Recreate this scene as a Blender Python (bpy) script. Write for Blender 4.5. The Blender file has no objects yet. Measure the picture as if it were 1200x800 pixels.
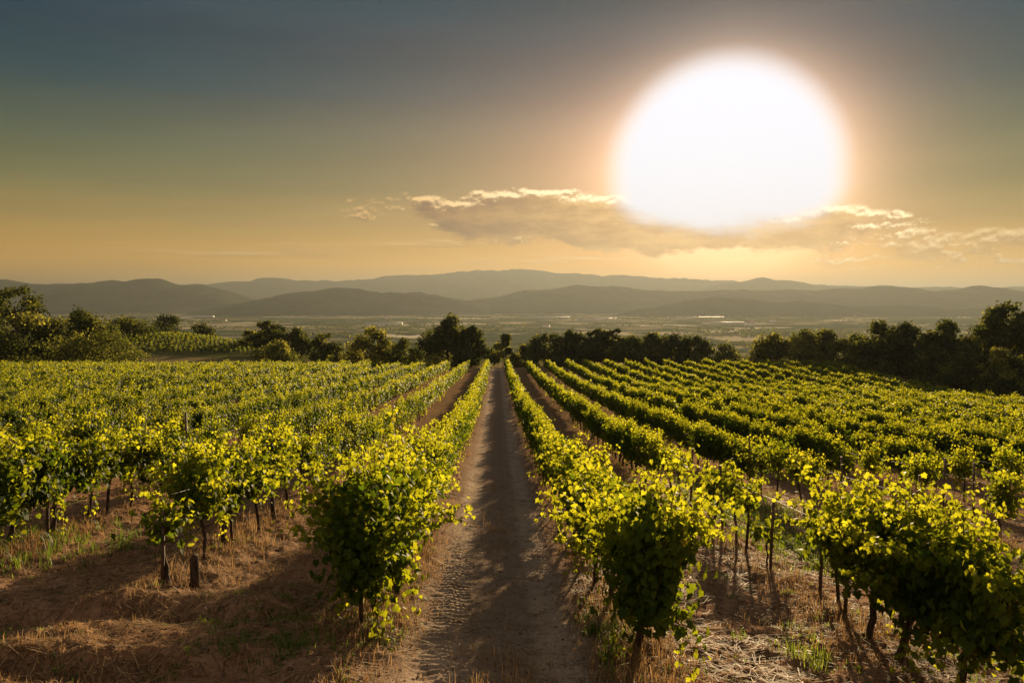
import bpy, math, random
import numpy as np

S = bpy.context.scene
COL = S.collection
R = math.radians

# ------------------------------------------------------------------ camera
F = 933.0                       # focal length in photo pixels (1200 wide)
CAM_Z = 3.17
PITCH, YAW = 3.07, 1.04         # degrees down, degrees to the right
cam_d = bpy.data.cameras.new('camera')
cam = bpy.data.objects.new('camera', cam_d)
COL.objects.link(cam)
cam.location = (0, 0, CAM_Z)
cam.rotation_euler = (R(90 - PITCH), 0, R(-YAW))
cam_d.sensor_width = 36
cam_d.lens = 28.0
cam_d.clip_start = 0.1
cam_d.clip_end = 60000
S.camera = cam

# ------------------------------------------------------------------ exposure and render settings
EXPO = 1.9
S.view_settings.view_transform = 'Standard'
S.view_settings.look = 'None'
S.view_settings.gamma = 1
S.view_settings.use_curve_mapping = False
S.view_settings.exposure = EXPO
S.render.engine = 'CYCLES'
cy = S.cycles
cy.use_denoising = True
try:
    cy.denoiser = 'OPENIMAGEDENOISE'
    cy.denoising_input_passes = 'RGB_ALBEDO_NORMAL'
    cy.denoising_prefilter = 'ACCURATE'
except Exception:
    pass
cy.max_bounces = 8
cy.diffuse_bounces = 3
cy.glossy_bounces = 2
cy.transmission_bounces = 6
cy.volume_bounces = 1
cy.caustics_reflective = False
cy.caustics_refractive = False
cy.sample_clamp_indirect = 6

# ------------------------------------------------------------------ sun direction
SUN_EL, SUN_AZ = 9.2, 16.5    # degrees above the horizon, degrees to the right of the rows (+Y)
GLOW_EL, GLOW_AZ = 8.5, 15.9    # middle of the over-bright patch of sky around the sun, its foot lost in cloud
SUN = np.array([math.sin(R(SUN_AZ)) * math.cos(R(SUN_EL)), math.cos(R(SUN_AZ)) * math.cos(R(SUN_EL)), math.sin(R(SUN_EL))])
sl = bpy.data.lights.new('sun', 'SUN')
sl.energy = 5.0
sl.angle = R(1.0)
sl.color = (1.0, 0.73, 0.40)
GLOW = np.array([math.sin(R(GLOW_AZ)) * math.cos(R(GLOW_EL)), math.cos(R(GLOW_AZ)) * math.cos(R(GLOW_EL)), math.sin(R(GLOW_EL))])
so = bpy.data.objects.new('sun', sl)
COL.objects.link(so)
so.location = (60, 200, 60)
so.rotation_euler = (R(90 - SUN_EL), 0, R(180 - SUN_AZ))


# ------------------------------------------------------------------ node helpers
class X:
    """a socket or a number, with arithmetic that adds Math nodes"""
    tree = None

    def __init__(s, v): s.v = v

    @staticmethod
    def m(op, a, b=None, c=None, clamp=False):
        n = X.tree.nodes.new('ShaderNodeMath')
        n.operation = op
        n.use_clamp = clamp
        for i, q in enumerate((a, b, c)):
            if q is None: continue
            q = q.v if isinstance(q, X) else q
            if isinstance(q, (int, float)): n.inputs[i].default_value = q
            else: X.tree.links.new(q, n.inputs[i])
        return X(n.outputs[0])

    def __add__(s, o): return X.m('ADD', s, o)
    __radd__ = __add__
    def __sub__(s, o): return X.m('SUBTRACT', s, o)
    def __rsub__(s, o): return X.m('SUBTRACT', o, s)
    def __mul__(s, o): return X.m('MULTIPLY', s, o)
    __rmul__ = __mul__
    def __truediv__(s, o): return X.m('DIVIDE', s, o)
    def __neg__(s): return X.m('MULTIPLY', s, -1)
    def clamp(s): return X.m('ADD', s, 0, clamp=True)
    def exp(s): return X.m('EXPONENT', s)
    def sq(s): return X.m('MULTIPLY', s, s)
    def max(s, o): return X.m('MAXIMUM', s, o)
    def min(s, o): return X.m('MINIMUM', s, o)


def sstep(x, a, b, lo=0.0, hi=1.0):
    n = X.tree.nodes.new('ShaderNodeMapRange')
    n.interpolation_type = 'SMOOTHSTEP'
    X.tree.links.new(x.v, n.inputs['Value'])
    for k, q in (('From Min', a), ('From Max', b), ('To Min', lo), ('To Max', hi)): n.inputs[k].default_value = q
    return X(n.outputs[0])


def comb(x, y, z):
    n = X.tree.nodes.new('ShaderNodeCombineXYZ')
    for i, q in enumerate((x, y, z)):
        if isinstance(q, X): X.tree.links.new(q.v, n.inputs[i])
        else: n.inputs[i].default_value = q
    return n.outputs[0]


def noise(vec, scale, detail=4, rough=0.55, dist=0.0, dim='3D'):
    n = X.tree.nodes.new('ShaderNodeTexNoise')
    n.noise_dimensions = dim
    if vec is not None: X.tree.links.new(vec, n.inputs['Vector'])
    n.inputs['Scale'].default_value = scale
    n.inputs['Detail'].default_value = detail
    n.inputs['Roughness'].default_value = rough
    n.inputs['Distortion'].default_value = dist
    return X(n.outputs[0])


def ramp(x, stops):
    n = X.tree.nodes.new('ShaderNodeValToRGB')
    el = n.color_ramp.elements
    while len(el) < len(stops): el.new(0.5)
    for e, (p, c) in zip(el, stops):
        e.position = p
        e.color = (*c, 1)
    X.tree.links.new(x.v, n.inputs[0])
    return n.outputs[0]


def mix(f, a, b, mode='MIX'):
    n = X.tree.nodes.new('ShaderNodeMix')
    n.data_type = 'RGBA'
    n.blend_type = mode
    if isinstance(f, X): X.tree.links.new(f.v, n.inputs[0])
    else: n.inputs[0].default_value = f
    for i, q in ((6, a), (7, b)):
        if isinstance(q, tuple): n.inputs[i].default_value = (*q, 1)
        else: X.tree.links.new(q, n.inputs[i])
    return n.outputs[2]


def srgb(r, g, b):
    def f(c):
        c /= 255
        return c / 12.92 if c <= 0.04045 else ((c + 0.055) / 1.055) ** 2.4
    return (f(r), f(g), f(b))


# ------------------------------------------------------------------ world: the evening sky
def make_world():
    w = bpy.data.worlds.new('World')
    S.world = w
    w.use_nodes = True
    t = w.node_tree
    X.tree = t
    t.nodes.clear()
    out = t.nodes.new('ShaderNodeOutputWorld')
    bg = t.nodes.new('ShaderNodeBackground')
    t.links.new(bg.outputs[0], out.inputs['Surface'])
    sky = t.nodes.new('ShaderNodeTexSky')
    sky.sky_type = 'NISHITA'
    sky.sun_disc = False
    sky.sun_elevation = R(SUN_EL)
    sky.sun_rotation = R(SUN_AZ)
    sky.air_density = 1.2
    sky.dust_density = 1.0
    tc = t.nodes.new('ShaderNodeTexCoord')
    sep = t.nodes.new('ShaderNodeSeparateXYZ')
    t.links.new(tc.outputs['Generated'], sep.inputs[0])
    dx, dy, dz = (X(sep.outputs[i]) for i in range(3))
    DEG = 180 / math.pi
    az = X.m('ARCTAN2', dx, dy) * DEG            # degrees right of the rows
    el = X.m('ARCSINE', dz.max(-1).min(1)) * DEG
    dot = dx * float(GLOW[0]) + dy * float(GLOW[1]) + dz * float(GLOW[2])
    th = X.m('ARCCOSINE', dot.min(0.999999)) * DEG   # degrees from the sun
    # clear-air gradient: gold at the horizon, grey green, slate above
    g = ramp((el / 40.0).clamp(), [
        (0.00, (0.98, 0.48, 0.03)), (0.065, (0.78, 0.40, 0.045)), (0.13, (0.355, 0.235, 0.06)), (0.19, (0.165, 0.157, 0.062)),
        (0.255, (0.078, 0.107, 0.064)), (0.34, (0.008, 0.056, 0.076)), (0.43, (0.0, 0.040, 0.076)), (0.64, (0.02, 0.06, 0.085)), (1.0, (0.18, 0.21, 0.23))])
    # sky behind the viewer, brightened as added fill for camera-facing sides
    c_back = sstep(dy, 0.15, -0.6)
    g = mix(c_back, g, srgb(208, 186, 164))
    # the glow around the sun, wide and narrow
    daz = az - GLOW_AZ
    q = X.m('POWER', (-daz).max(0), 0.6) * 1.88 + daz.max(0) * 0.9
    rg = X.m('SQRT', q.sq() + ((el - GLOW_EL) * 1.25).sq())
    glow_w = (-((rg - 8.9) / 3.2)).exp() * 0.47
    glow_w = (glow_w - 0.018).max(0).min(0.95)
    glow_n = (-((th - 7.0).max(0) / 1.5)).exp() * 0.60
    n_l = noise(comb(az * 0.02, el * 0.25, 3.0), 1.0, 5, 0.6)
    streak = (n_l - 0.5) * sstep(el, 1.0, 14.0, 1.0, 0.15) * 0.5
    c = mix(streak.max(-1).clamp(), g, (0.95, 0.55, 0.15), 'MIX')
    n_v = noise(comb(az * 0.030 + el * 0.03, el * 0.32 - az * 0.012, 11.0), 1.0, 6, 0.62)
    veil = (n_v - 0.5) * 0.7 + 1.0
    vs = t.nodes.new('ShaderNodeVectorMath'); vs.operation = 'SCALE'
    t.links.new(c, vs.inputs[0]); t.links.new(veil.v, vs.inputs['Scale'])
    c = vs.outputs[0]

    def add(col, fac, rgb):
        m = t.nodes.new('ShaderNodeVectorMath'); m.operation = 'SCALE'
        m.inputs[0].default_value = rgb
        t.links.new(fac.v, m.inputs['Scale'])
        a = t.nodes.new('ShaderNodeVectorMath'); a.operation = 'ADD'
        t.links.new(col, a.inputs[0]); t.links.new(m.outputs[0], a.inputs[1])
        return a.outputs[0]
    c = add(c, glow_w, (1.0, 0.48, 0.28))
    low = (-(el / 3.4).sq()).exp() * (-((az - 16.0) / 24.0).sq()).exp() * 0.42
    c = add(c, low, (1.0, 0.36, 0.0))
    c = add(c, glow_n, (0.75, 0.62, 0.45))

    # the cloud bank under the sun
    def cloud(ox, oy):
        a, e = az + ox, el + oy
        wv = noise(comb(a * 0.30, e * 0.62, 1.7), 1.0, 9, 0.66) - 0.5
        top = noise(comb(a * 0.15, 0.0, 9.0), 1.0, 4, 0.5) - 0.5
        u = (a - 9.2) / 19.5                    # long bank, azimuth -8..28 degrees
        base = 1.0 - u.sq() - ((e - 5.3 + u * 1.1 - top * 2.0) / 2.15).sq()
        d1 = sstep(base + wv * 2.3, 0.0, 0.45)
        bar = 1.0 - ((a - 31.0) / 12.0).sq() - ((e - 3.1 + wv * 1.2) / 1.5).sq()
        d2 = sstep(bar + wv * 3.4, 0.3, 1.2) * 0.75   # thin bars lower to the right
        bar3 = 1.0 - ((a + 4.0) / 36.0).sq() - ((e - 3.0) / 2.2).sq()
        d3 = sstep(bar3 + (noise(comb(a * 0.06, e * 1.1, 5.0), 1.0, 6, 0.6) - 0.5) * 4.0, 0.7, 1.8) * 0.42
        return d1.max(d2).max(d3)
    d0 = cloud(0.0, 0.0)
    d_up = cloud(0.08, 0.24)
    rim = ((d0 - d_up).max(0) * 1.7).clamp()
    n_b = noise(comb(az * 0.35, el * 1.1, 4.0), 1.0, 7, 0.62)
    body = mix(sstep(th, 5, 22), mix(sstep(n_b, 0.35, 0.68), (0.68, 0.38, 0.15), (1.0, 0.62, 0.24)), mix(sstep(n_b, 0.35, 0.68), (0.20, 0.105, 0.068), (0.40, 0.21, 0.085)))
    c = mix(d0 * 0.92, c, body)
    rimc = mix(sstep(th, 7, 26), (1.7, 1.35, 0.8), (1.05, 0.62, 0.22))
    c = mix(rim * 0.95, c, rimc)
    # the over-bright aureole itself, its foot lost in the cloud bank
    edge = th + (n_l - 0.5) * 0.4
    n_c = noise(comb(az * 0.3, el * 0.8, 7.0), 1.0, 6, 0.6)
    core = sstep(edge, 6.2, 8.6, 1.0, 0.0) * sstep(el + (n_c - 0.5) * 2.0 - (az - GLOW_AZ).sq() * 0.028, 3.7, 5.7)
    c = mix(core, c, (1.02, 1.04, 1.14))
    # display values -> radiance for the chosen exposure; the physical sky adds a little
    sc = t.nodes.new('ShaderNodeVectorMath'); sc.operation = 'SCALE'
    t.links.new(c, sc.inputs[0])
    sc.inputs['Scale'].default_value = 2 ** -EXPO / 0.10
    fin = t.nodes.new('ShaderNodeVectorMath'); fin.operation = 'MULTIPLY_ADD'
    t.links.new(sky.outputs[0], fin.inputs[0])
    fin.inputs[1].default_value = (0.002, 0.002, 0.002)
    t.links.new(sc.outputs[0], fin.inputs[2])
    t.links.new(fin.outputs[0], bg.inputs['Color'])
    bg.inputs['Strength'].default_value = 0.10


make_world()


# ------------------------------------------------------------------ object helpers
def tag(o, label=None, cat=None, group=None, kind=None):
    if label: o['label'] = label
    if cat: o['category'] = cat
    if group: o['group'] = group
    if kind: o['kind'] = kind
    return o


def empty(name, loc=(0, 0, 0)):
    o = bpy.data.objects.new(name, None)
    o.empty_display_size = 0.2
    o.location = loc
    COL.objects.link(o)
    return o


def mesh(name, V, faces, tint=None, smooth=False):
    """faces: list of (n,k) index arrays"""
    me = bpy.data.meshes.new(name)
    V = np.ascontiguousarray(V, dtype=np.float32)
    me.vertices.add(len(V))
    me.vertices.foreach_set('co', V.ravel())
    faces = [np.asarray(f, dtype=np.int32) for f in faces if len(f)]
    loops = np.concatenate([f.ravel() for f in faces])
    tot = np.concatenate([np.full(len(f), f.shape[1], np.int32) for f in faces])
    start = np.concatenate([[0], np.cumsum(tot)[:-1]]).astype(np.int32)
    me.loops.add(len(loops))
    me.loops.foreach_set('vertex_index', loops)
    me.polygons.add(len(tot))
    me.polygons.foreach_set('loop_start', start)
    if smooth: me.polygons.foreach_set('use_smooth', np.ones(len(tot), dtype=bool))
    if tint is not None:
        a = me.attributes.new('tint', 'FLOAT', 'POINT')
        a.data.foreach_set('value', np.ascontiguousarray(tint, dtype=np.float32))
    me.update(calc_edges=True)
    return me


def link(name, me, mat, parent=None, loc=None):
    o = bpy.data.objects.new(name, me)
    if mat and not me.materials: me.materials.append(mat)
    COL.objects.link(o)
    if parent: o.parent = parent
    if loc is not None: o.location = loc
    return o


def copy_thing(root, loc, rz=0.0, scale=(1, 1, 1)):
    c = root.copy()
    COL.objects.link(c)
    c.location = loc
    c.rotation_euler = (0, 0, rz)
    c.scale = scale
    for ch in root.children:
        d = ch.copy()
        COL.objects.link(d)
        d.parent = c
    return c


def tube(P, r, n=6, cap=True):
    P = np.asarray(P, float)
    r = np.broadcast_to(np.asarray(r, float), (len(P),))
    T = np.gradient(P, axis=0)
    T /= np.linalg.norm(T, axis=1, keepdims=True) + 1e-9
    ref = np.where(np.abs(T[:, 2:3]) > 0.9, [[1.0, 0, 0]], [[0, 0, 1.0]])
    A = np.cross(T, ref); A /= np.linalg.norm(A, axis=1, keepdims=True) + 1e-9
    for i in range(1, len(A)):          # keep the ring from twisting
        a = A[i - 1] - T[i] * (A[i - 1] @ T[i])
        A[i] = a / (np.linalg.norm(a) + 1e-9)
    B = np.cross(T, A)
    ang = np.arange(n) / n * 2 * math.pi
    V = P[:, None] + r[:, None, None] * (np.cos(ang)[None, :, None] * A[:, None] + np.sin(ang)[None, :, None] * B[:, None])
    i = np.arange(len(P) - 1)[:, None] * n
    j = np.arange(n)[None]
    k = (j + 1) % n
    Q = np.stack([i + j, i + k, i + n + k, i + n + j], -1).reshape(-1, 4)
    V = V.reshape(-1, 3)
    fs = [Q]
    if cap:
        m = len(V)
        V = np.vstack([V, P[:1], P[-1:]])
        jj = np.arange(n); kk = (jj + 1) % n
        o = (len(P) - 1) * n
        fs.append(np.concatenate([np.stack([kk, jj, np.full(n, m)], 1), np.stack([o + jj, o + kk, np.full(n, m + 1)], 1)]))
    return V, fs


def merge(parts):
    Vs, F4, off = [], {}, 0
    for V, fs in parts:
        Vs.append(V)
        for f in fs:
            F4.setdefault(f.shape[1], []).append(f + off)
        off += len(V)
    return np.vstack(Vs), [np.concatenate(v) for v in F4.values()]


# ------------------------------------------------------------------ value noise
_rs = np.random.RandomState(5)
_PERM = _rs.rand(256, 256).astype(np.float32)


def vnoise(x, y):
    xi, yi = np.floor(x).astype(int), np.floor(y).astype(int)
    fx, fy = x - xi, y - yi
    fx, fy = fx * fx * (3 - 2 * fx), fy * fy * (3 - 2 * fy)
    g = lambda a, b: _PERM[a & 255, b & 255]
    return (g(xi, yi) * (1 - fx) + g(xi + 1, yi) * fx) * (1 - fy) + (g(xi, yi + 1) * (1 - fx) + g(xi + 1, yi + 1) * fx) * fy


def fbm(x, y, o=4, g=0.5):
    s, a, n = 0.0, 1.0, 0.0
    for k in range(o):
        s = s + a * (vnoise(x * 2 ** k + 17.3 * k, y * 2 ** k + 9.1 * k) - 0.5)
        n += a
        a *= g
    return s / n


def smooth(a, b, x):
    t = np.clip((x - a) / (b - a), 0, 1)
    return t * t * (3 - 2 * t)


# ------------------------------------------------------------------ terrain
_HD = np.array([-40, 0, 6, 7.3, 10, 14.7, 20, 35, 60, 97, 130, 200, 400])
_HH = np.array([1.3, 2.1, 2.97, 3.17, 3.49, 3.94, 4.45, 5.6, 7.05, 8.75, 10.4, 13.3, 20])
_cd = np.linspace(-40, 400, 4401)
_ch = np.interp(_cd, _HD, _HH)
_k = np.hanning(61); _k /= _k.sum()
_ch = np.convolve(np.pad(_ch, 30, mode='edge'), _k, mode='valid')
MOUND = (-63.0, 152.0)


def ground_z(x, y):
    """smooth lie of the land"""
    x, y = np.asarray(x, float), np.asarray(y, float)
    z = CAM_Z - np.interp(y, _cd, _ch)
    tilt = np.where(x > 0, -0.042 * np.minimum(x, 60), 0.55 * np.tanh(-x / 11.0)) * (1 - smooth(64, 100, y))
    z = z + tilt
    z = z + 4.3 * np.exp(-((x - MOUND[0]) / 20) ** 2 - ((y - MOUND[1]) / 18) ** 2)
    z = z + 2.6 * np.exp(-((x + 92) / 22) ** 2 - ((y - 118) / 25) ** 2)
    r = np.hypot(x, y)
    f = smooth(150, 750, r)
    val = -66 + 3 * fbm(x / 600, y / 600, 3) + 9 * fbm(x / 300 + 3, y / 300, 3) * (1 - smooth(800, 2000, r)) + 60 * smooth(7000, 20000, r)
    return z * (1 - f) + val * f


ROW = 2.4


def row_x(i):
    """i = 1, 2, ... right of the track, -1, -2, ... left of it"""
    return math.copysign(ROW * (abs(i) - 0.5), i)


def relief(x, y):
    """clods, ruts and tyre treads on top of the lie of the land (near ground only)"""
    near = 1 - smooth(13, 21, y)
    lane = 1 - smooth(0.75, 1.0, np.abs(x))
    u = np.abs(((x + ROW / 2 + 480) % ROW) - ROW / 2 + 0.0)       # distance from the nearest row line... rows lie at odd half spacings
    u = np.abs(((x / ROW) % 1.0) - 0.5) * ROW                      # 0 on a row line
    bank = 0.07 * np.exp(-(u / 0.42) ** 2)
    z = bank + 0.10 * fbm(x * 0.7, y * 0.7, 3) * (1 - 0.6 * lane)
    clod = fbm(x * 5, y * 5, 4, 0.62)
    z = z + near * (1 - lane * 0.75) * (0.15 * clod + 0.06 * np.maximum(fbm(x * 11 + 5, y * 11, 3, 0.6), 0))
    # tyre tracks down the lane
    for xc in (-0.50, 0.52):
        wob = 0.05 * np.sin(y * 0.5 + xc)
        v = np.abs(x - xc - wob)
        tr = np.exp(-(v / 0.22) ** 4)
        tread = np.sin((y + np.sign(xc) * 0 + v * 0.6) * 2 * math.pi / 0.125)
        fade = smooth(-0.15, 0.2, fbm(x * 0.9 + 4, y * 0.35, 2) + 0.08)
        z = z - 0.045 * tr + near * 0.022 * tr * tread * fade
    z = z + lane * near * 0.022 * fbm(x * 13, y * 13, 3, 0.6)
    # tractor ruts turning across the headland at the near left
    rr = np.hypot(x + 1.0, y + 3.2)
    for rc, a in ((9.3, 1.0), (10.9, 1.0)):
        v = (rr - rc - 0.25 * fbm(x * 0.5, y * 0.5, 2))
        hl = smooth(-1.3, -2.4, x) * near
        z = z + a * hl * (-0.10 * np.exp(-(v / 0.22) ** 2) + 0.08 * np.exp(-((v - 0.42) / 0.2) ** 2))
    return z


def land(x, y):
    return ground_z(x, y) + relief(x, y)


def grid(xs, ys, zf, keep=None):
    Xg, Yg = np.meshgrid(xs, ys)
    V = np.stack([Xg, Yg, zf(Xg, Yg)], -1).reshape(-1, 3)
    nx, ny = len(xs), len(ys)
    i, j = np.meshgrid(np.arange(nx - 1), np.arange(ny - 1))
    q = np.stack([j * nx + i, j * nx + i + 1, (j + 1) * nx + i + 1, (j + 1) * nx + i], -1).reshape(-1, 4)
    if keep is not None:
        cx = (xs[:-1] + xs[1:]) / 2
        cy_ = (ys[:-1] + ys[1:]) / 2
        m = keep(*np.meshgrid(cx, cy_)).ravel()
        q = q[m]
    return V, [q]


# ------------------------------------------------------------------ materials
def new_mat(name):
    m = bpy.data.materials.new(name)
    m.use_nodes = True
    t = m.node_tree
    X.tree = t
    t.nodes.clear()
    out = t.nodes.new('ShaderNodeOutputMaterial')
    return m, t, out


def principled(t, out, color, rough=0.8, spec=0.3, normal=None):
    b = t.nodes.new('ShaderNodeBsdfPrincipled')
    if isinstance(color, tuple): b.inputs['Base Color'].default_value = (*color, 1)
    else: t.links.new(color, b.inputs['Base Color'])
    if isinstance(rough, X): t.links.new(rough.v, b.inputs['Roughness'])
    else: b.inputs['Roughness'].default_value = rough
    b.inputs['Specular IOR Level'].default_value = spec
    if normal is not None: t.links.new(normal, b.inputs['Normal'])
    if out is not None: t.links.new(b.outputs[0], out.inputs['Surface'])
    return b


def bump(h, strength, dist):
    n = X.tree.nodes.new('ShaderNodeBump')
    n.inputs['Strength'].default_value = strength
    n.inputs['Distance'].default_value = dist
    X.tree.links.new(h.v, n.inputs['Height'])
    return n.outputs[0]


def pos():
    n = X.tree.nodes.new('ShaderNodeNewGeometry')
    s = X.tree.nodes.new('ShaderNodeSeparateXYZ')
    X.tree.links.new(n.outputs['Position'], s.inputs[0])
    return n.outputs['Position'], X(s.outputs[0]), X(s.outputs[1]), X(s.outputs[2])


def attr(name):
    n = X.tree.nodes.new('ShaderNodeAttribute')
    n.attribute_name = name
    return X(n.outputs['Fac'])


def mat_soil():
    m, t, out = new_mat('soil')
    P, px, py, pz = pos()
    n1 = noise(P, 0.55, 5, 0.6)
    n2 = noise(P, 3.2, 6, 0.65)
    n3 = noise(P, 24.0, 5, 0.7)
    n4 = noise(P, 90.0, 3, 0.7)
    c = ramp((n2 * 0.55 + n3 * 0.45).clamp(), [(0.30, (0.075, 0.042, 0.027)), (0.46, (0.17, 0.10, 0.062)), (0.60, (0.27, 0.172, 0.108)), (0.74, (0.40, 0.28, 0.185))])
    c = mix(sstep(n1, 0.42, 0.66) * 0.7, c, (0.22, 0.115, 0.062))
    # straw-coloured trash under the vines, paler stony wheel lane
    lane = sstep(X.m('ABSOLUTE', px), 0.65, 1.15, 1.0, 0.0)
    lc = ramp((n3 * 0.6 + n2 * 0.4).clamp(), [(0.30, (0.10, 0.076, 0.060)), (0.50, (0.20, 0.155, 0.122)), (0.68, (0.31, 0.255, 0.205))])
    c = mix(lane * 0.8, c, lc)
    ax = X.m('ABSOLUTE', px)
    wheel = sstep(X.m('ABSOLUTE', ax - 0.51 + (n1 - 0.5) * 0.12), 0.10, 0.24, 1.0, 0.0)
    c = mix(wheel * sstep(n2, 0.30, 0.55) * 0.55, c, (0.36, 0.285, 0.22))
    mid = sstep(ax, 0.10, 0.26, 1.0, 0.0)
    c = mix(mid * sstep(n2, 0.46, 0.60) * 0.6, c, (0.13, 0.082, 0.05))
    fleck = sstep(n4, 0.60, 0.70)
    c = mix(fleck * 0.55, c, (0.42, 0.28, 0.15))
    far = sstep(py, 14, 40)
    c = mix(far * 0.6 * (1.0 - lane), c, (0.11, 0.078, 0.042))  # far soil between rows painted darker to stand for the vines' shade
    # scrubby ground beyond the last vines
    c = mix(sstep(py, 99, 108) * 0.85, c, ramp(n2, [(0.35, (0.07, 0.065, 0.025)), (0.65, (0.22, 0.17, 0.09))]))
    nb = bump(n2 * 0.4 + n3 * 0.5 + n4 * 0.25, 0.9, 0.05)
    principled(t, out, c, 1.0, 0.0, nb)
    return m


def mat_valley():
    m, t, out = new_mat('valley_fields')
    P, px, py, pz = pos()
    w = noise(P, 0.0024, 3, 0.5) - 0.5
    vec = comb(px * 0.0052 + w * 0.8 + py * 0.0009, py * 0.0075 - px * 0.001 + w, 0.0)
    v = t.nodes.new('ShaderNodeTexVoronoi')
    v.distance = 'CHEBYCHEV'
    t.links.new(vec, v.inputs['Vector'])
    v.inputs['Scale'].default_value = 1.0
    s = t.nodes.new('ShaderNodeSeparateColor')
    t.links.new(v.outputs['Color'], s.inputs[0])
    rr = X(s.outputs[0])
    c = ramp(rr, [(0.0, (0.045, 0.06, 0.025)), (0.28, (0.08, 0.09, 0.04)), (0.48, (0.15, 0.135, 0.07)), (0.66, (0.24, 0.20, 0.12)), (0.82, (0.36, 0.30, 0.20)), (0.95, (0.50, 0.43, 0.31))])
    c.node.color_ramp.interpolation = 'CONSTANT'
    n = noise(P, 0.012, 5, 0.65)
    c = mix(sstep(n, 0.50, 0.56), c, (0.035, 0.045, 0.018))
    c = mix(sstep(py, 130, 500, 1.0, 0.0), c, (0.08, 0.08, 0.03))
    principled(t, out, c, 1.0, 0.0)
    return m


def mat_hill(name, a, b):
    m, t, out = new_mat(name)
    P, px, py, pz = pos()
    n = noise(P, 0.004, 8, 0.68)
    n2 = noise(P, 0.02, 5, 0.7)
    c = mix(sstep(n, 0.40, 0.62), a, b)
    nb = bump(n2, 0.8, 20.0)
    principled(t, out, c, 1.0, 0.0, nb)
    return m


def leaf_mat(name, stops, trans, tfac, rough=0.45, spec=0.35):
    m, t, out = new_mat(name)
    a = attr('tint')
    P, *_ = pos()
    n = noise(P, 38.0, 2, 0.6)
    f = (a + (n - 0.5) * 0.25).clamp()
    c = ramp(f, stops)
    tr = ramp(f, trans)
    b = principled(t, None, c, rough, spec)
    tn = t.nodes.new('ShaderNodeBsdfTranslucent')
    t.links.new(tr, tn.inputs[0])
    mx = t.nodes.new('ShaderNodeMixShader')
    mx.inputs[0].default_value = tfac
    t.links.new(b.outputs[0], mx.inputs[1])
    t.links.new(tn.outputs[0], mx.inputs[2])
    t.links.new(mx.outputs[0], out.inputs['Surface'])
    return m


def mat_bark(name, a, b, scale=30):
    m, t, out = new_mat(name)
    tc = t.nodes.new('ShaderNodeTexCoord')
    mp = t.nodes.new('ShaderNodeMapping')
    mp.inputs['Scale'].default_value = (1, 1, 0.22)
    t.links.new(tc.outputs['Object'], mp.inputs[0])
    n = noise(mp.outputs[0], scale, 6, 0.7)
    c = mix(sstep(n, 0.35, 0.65), a, b)
    principled(t, out, c, 0.92, 0.15, bump(n, 1.0, 0.02))
    return m


def mat_plain(name, a, b, scale, rough=0.8, spec=0.3):
    m, t, out = new_mat(name)
    tc = t.nodes.new('ShaderNodeTexCoord')
    n = noise(tc.outputs['Object'], scale, 5, 0.6)
    principled(t, out, mix(sstep(n, 0.35, 0.65), a, b), rough, spec)
    return m


M = {}
M['soil'] = mat_soil()
M['valley'] = mat_valley()
M['hill'] = mat_hill('wooded_hill', (0.018, 0.026, 0.015), (0.040, 0.045, 0.024))
M['mount'] = mat_hill('far_mountain', (0.02, 0.027, 0.02), (0.04, 0.044, 0.03))
M['leaf'] = leaf_mat('vine_leaf',
                     [(0.0, (0.024, 0.048, 0.008)), (0.45, (0.058, 0.095, 0.011)), (0.8, (0.105, 0.130, 0.014)), (1.0, (0.17, 0.135, 0.018))],
                     [(0.0, (0.075, 0.12, 0.005)), (0.45, (0.345, 0.36, 0.010)), (0.8, (0.53, 0.52, 0.018)), (1.0, (0.57, 0.51, 0.03))], 0.52, 0.6, 0.06)
M['tree_leaf'] = leaf_mat('tree_leaf',
                          [(0.0, (0.014, 0.022, 0.008)), (0.5, (0.045, 0.056, 0.016)), (1.0, (0.13, 0.13, 0.028))],
                          [(0.0, (0.03, 0.045, 0.008)), (0.5, (0.11, 0.12, 0.016)), (1.0, (0.46, 0.41, 0.05))], 0.40, 0.8, 0.04)
M['grass'] = leaf_mat('green_grass',
                      [(0.0, (0.03, 0.055, 0.010)), (0.5, (0.06, 0.10, 0.015)), (1.0, (0.15, 0.16, 0.04))],
                      [(0.0, (0.06, 0.10, 0.01)), (0.5, (0.17, 0.23, 0.02)), (1.0, (0.35, 0.33, 0.06))], 0.45, 0.6, 0.2)
M['dry'] = leaf_mat('dry_grass',
                    [(0.0, (0.10, 0.055, 0.028)), (0.5, (0.22, 0.13, 0.06)), (1.0, (0.38, 0.26, 0.13))],
                    [(0.0, (0.10, 0.06, 0.03)), (0.5, (0.26, 0.15, 0.06)), (1.0, (0.42, 0.27, 0.12))], 0.4, 0.7, 0.2)
M['bark'] = mat_bark('vine_bark', (0.022, 0.014, 0.009), (0.075, 0.05, 0.034))
M['cane'] = mat_bark('vine_cane', (0.06, 0.05, 0.015), (0.13, 0.085, 0.03))
M['tbark'] = mat_bark('tree_bark', (0.03, 0.022, 0.016), (0.08, 0.06, 0.045), 8)
M['metal'] = mat_plain('rusty_steel', (0.035, 0.024, 0.018), (0.09, 0.05, 0.03), 20, 0.7)
M['wire'] = mat_plain('galvanised_wire', (0.10, 0.095, 0.09), (0.18, 0.17, 0.155), 9, 0.6, 0.3)
M['hose'] = mat_plain('black_hose', (0.012, 0.012, 0.012), (0.03, 0.028, 0.026), 9, 1.0, 0.0)
M['stone'] = mat_plain('clod', (0.07, 0.043, 0.027), (0.19, 0.13, 0.085), 6, 1.0, 0.0)
M['white'] = mat_plain('pale_render', (0.72, 0.68, 0.60), (0.80, 0.77, 0.70), 0.3, 0.9)
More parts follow.
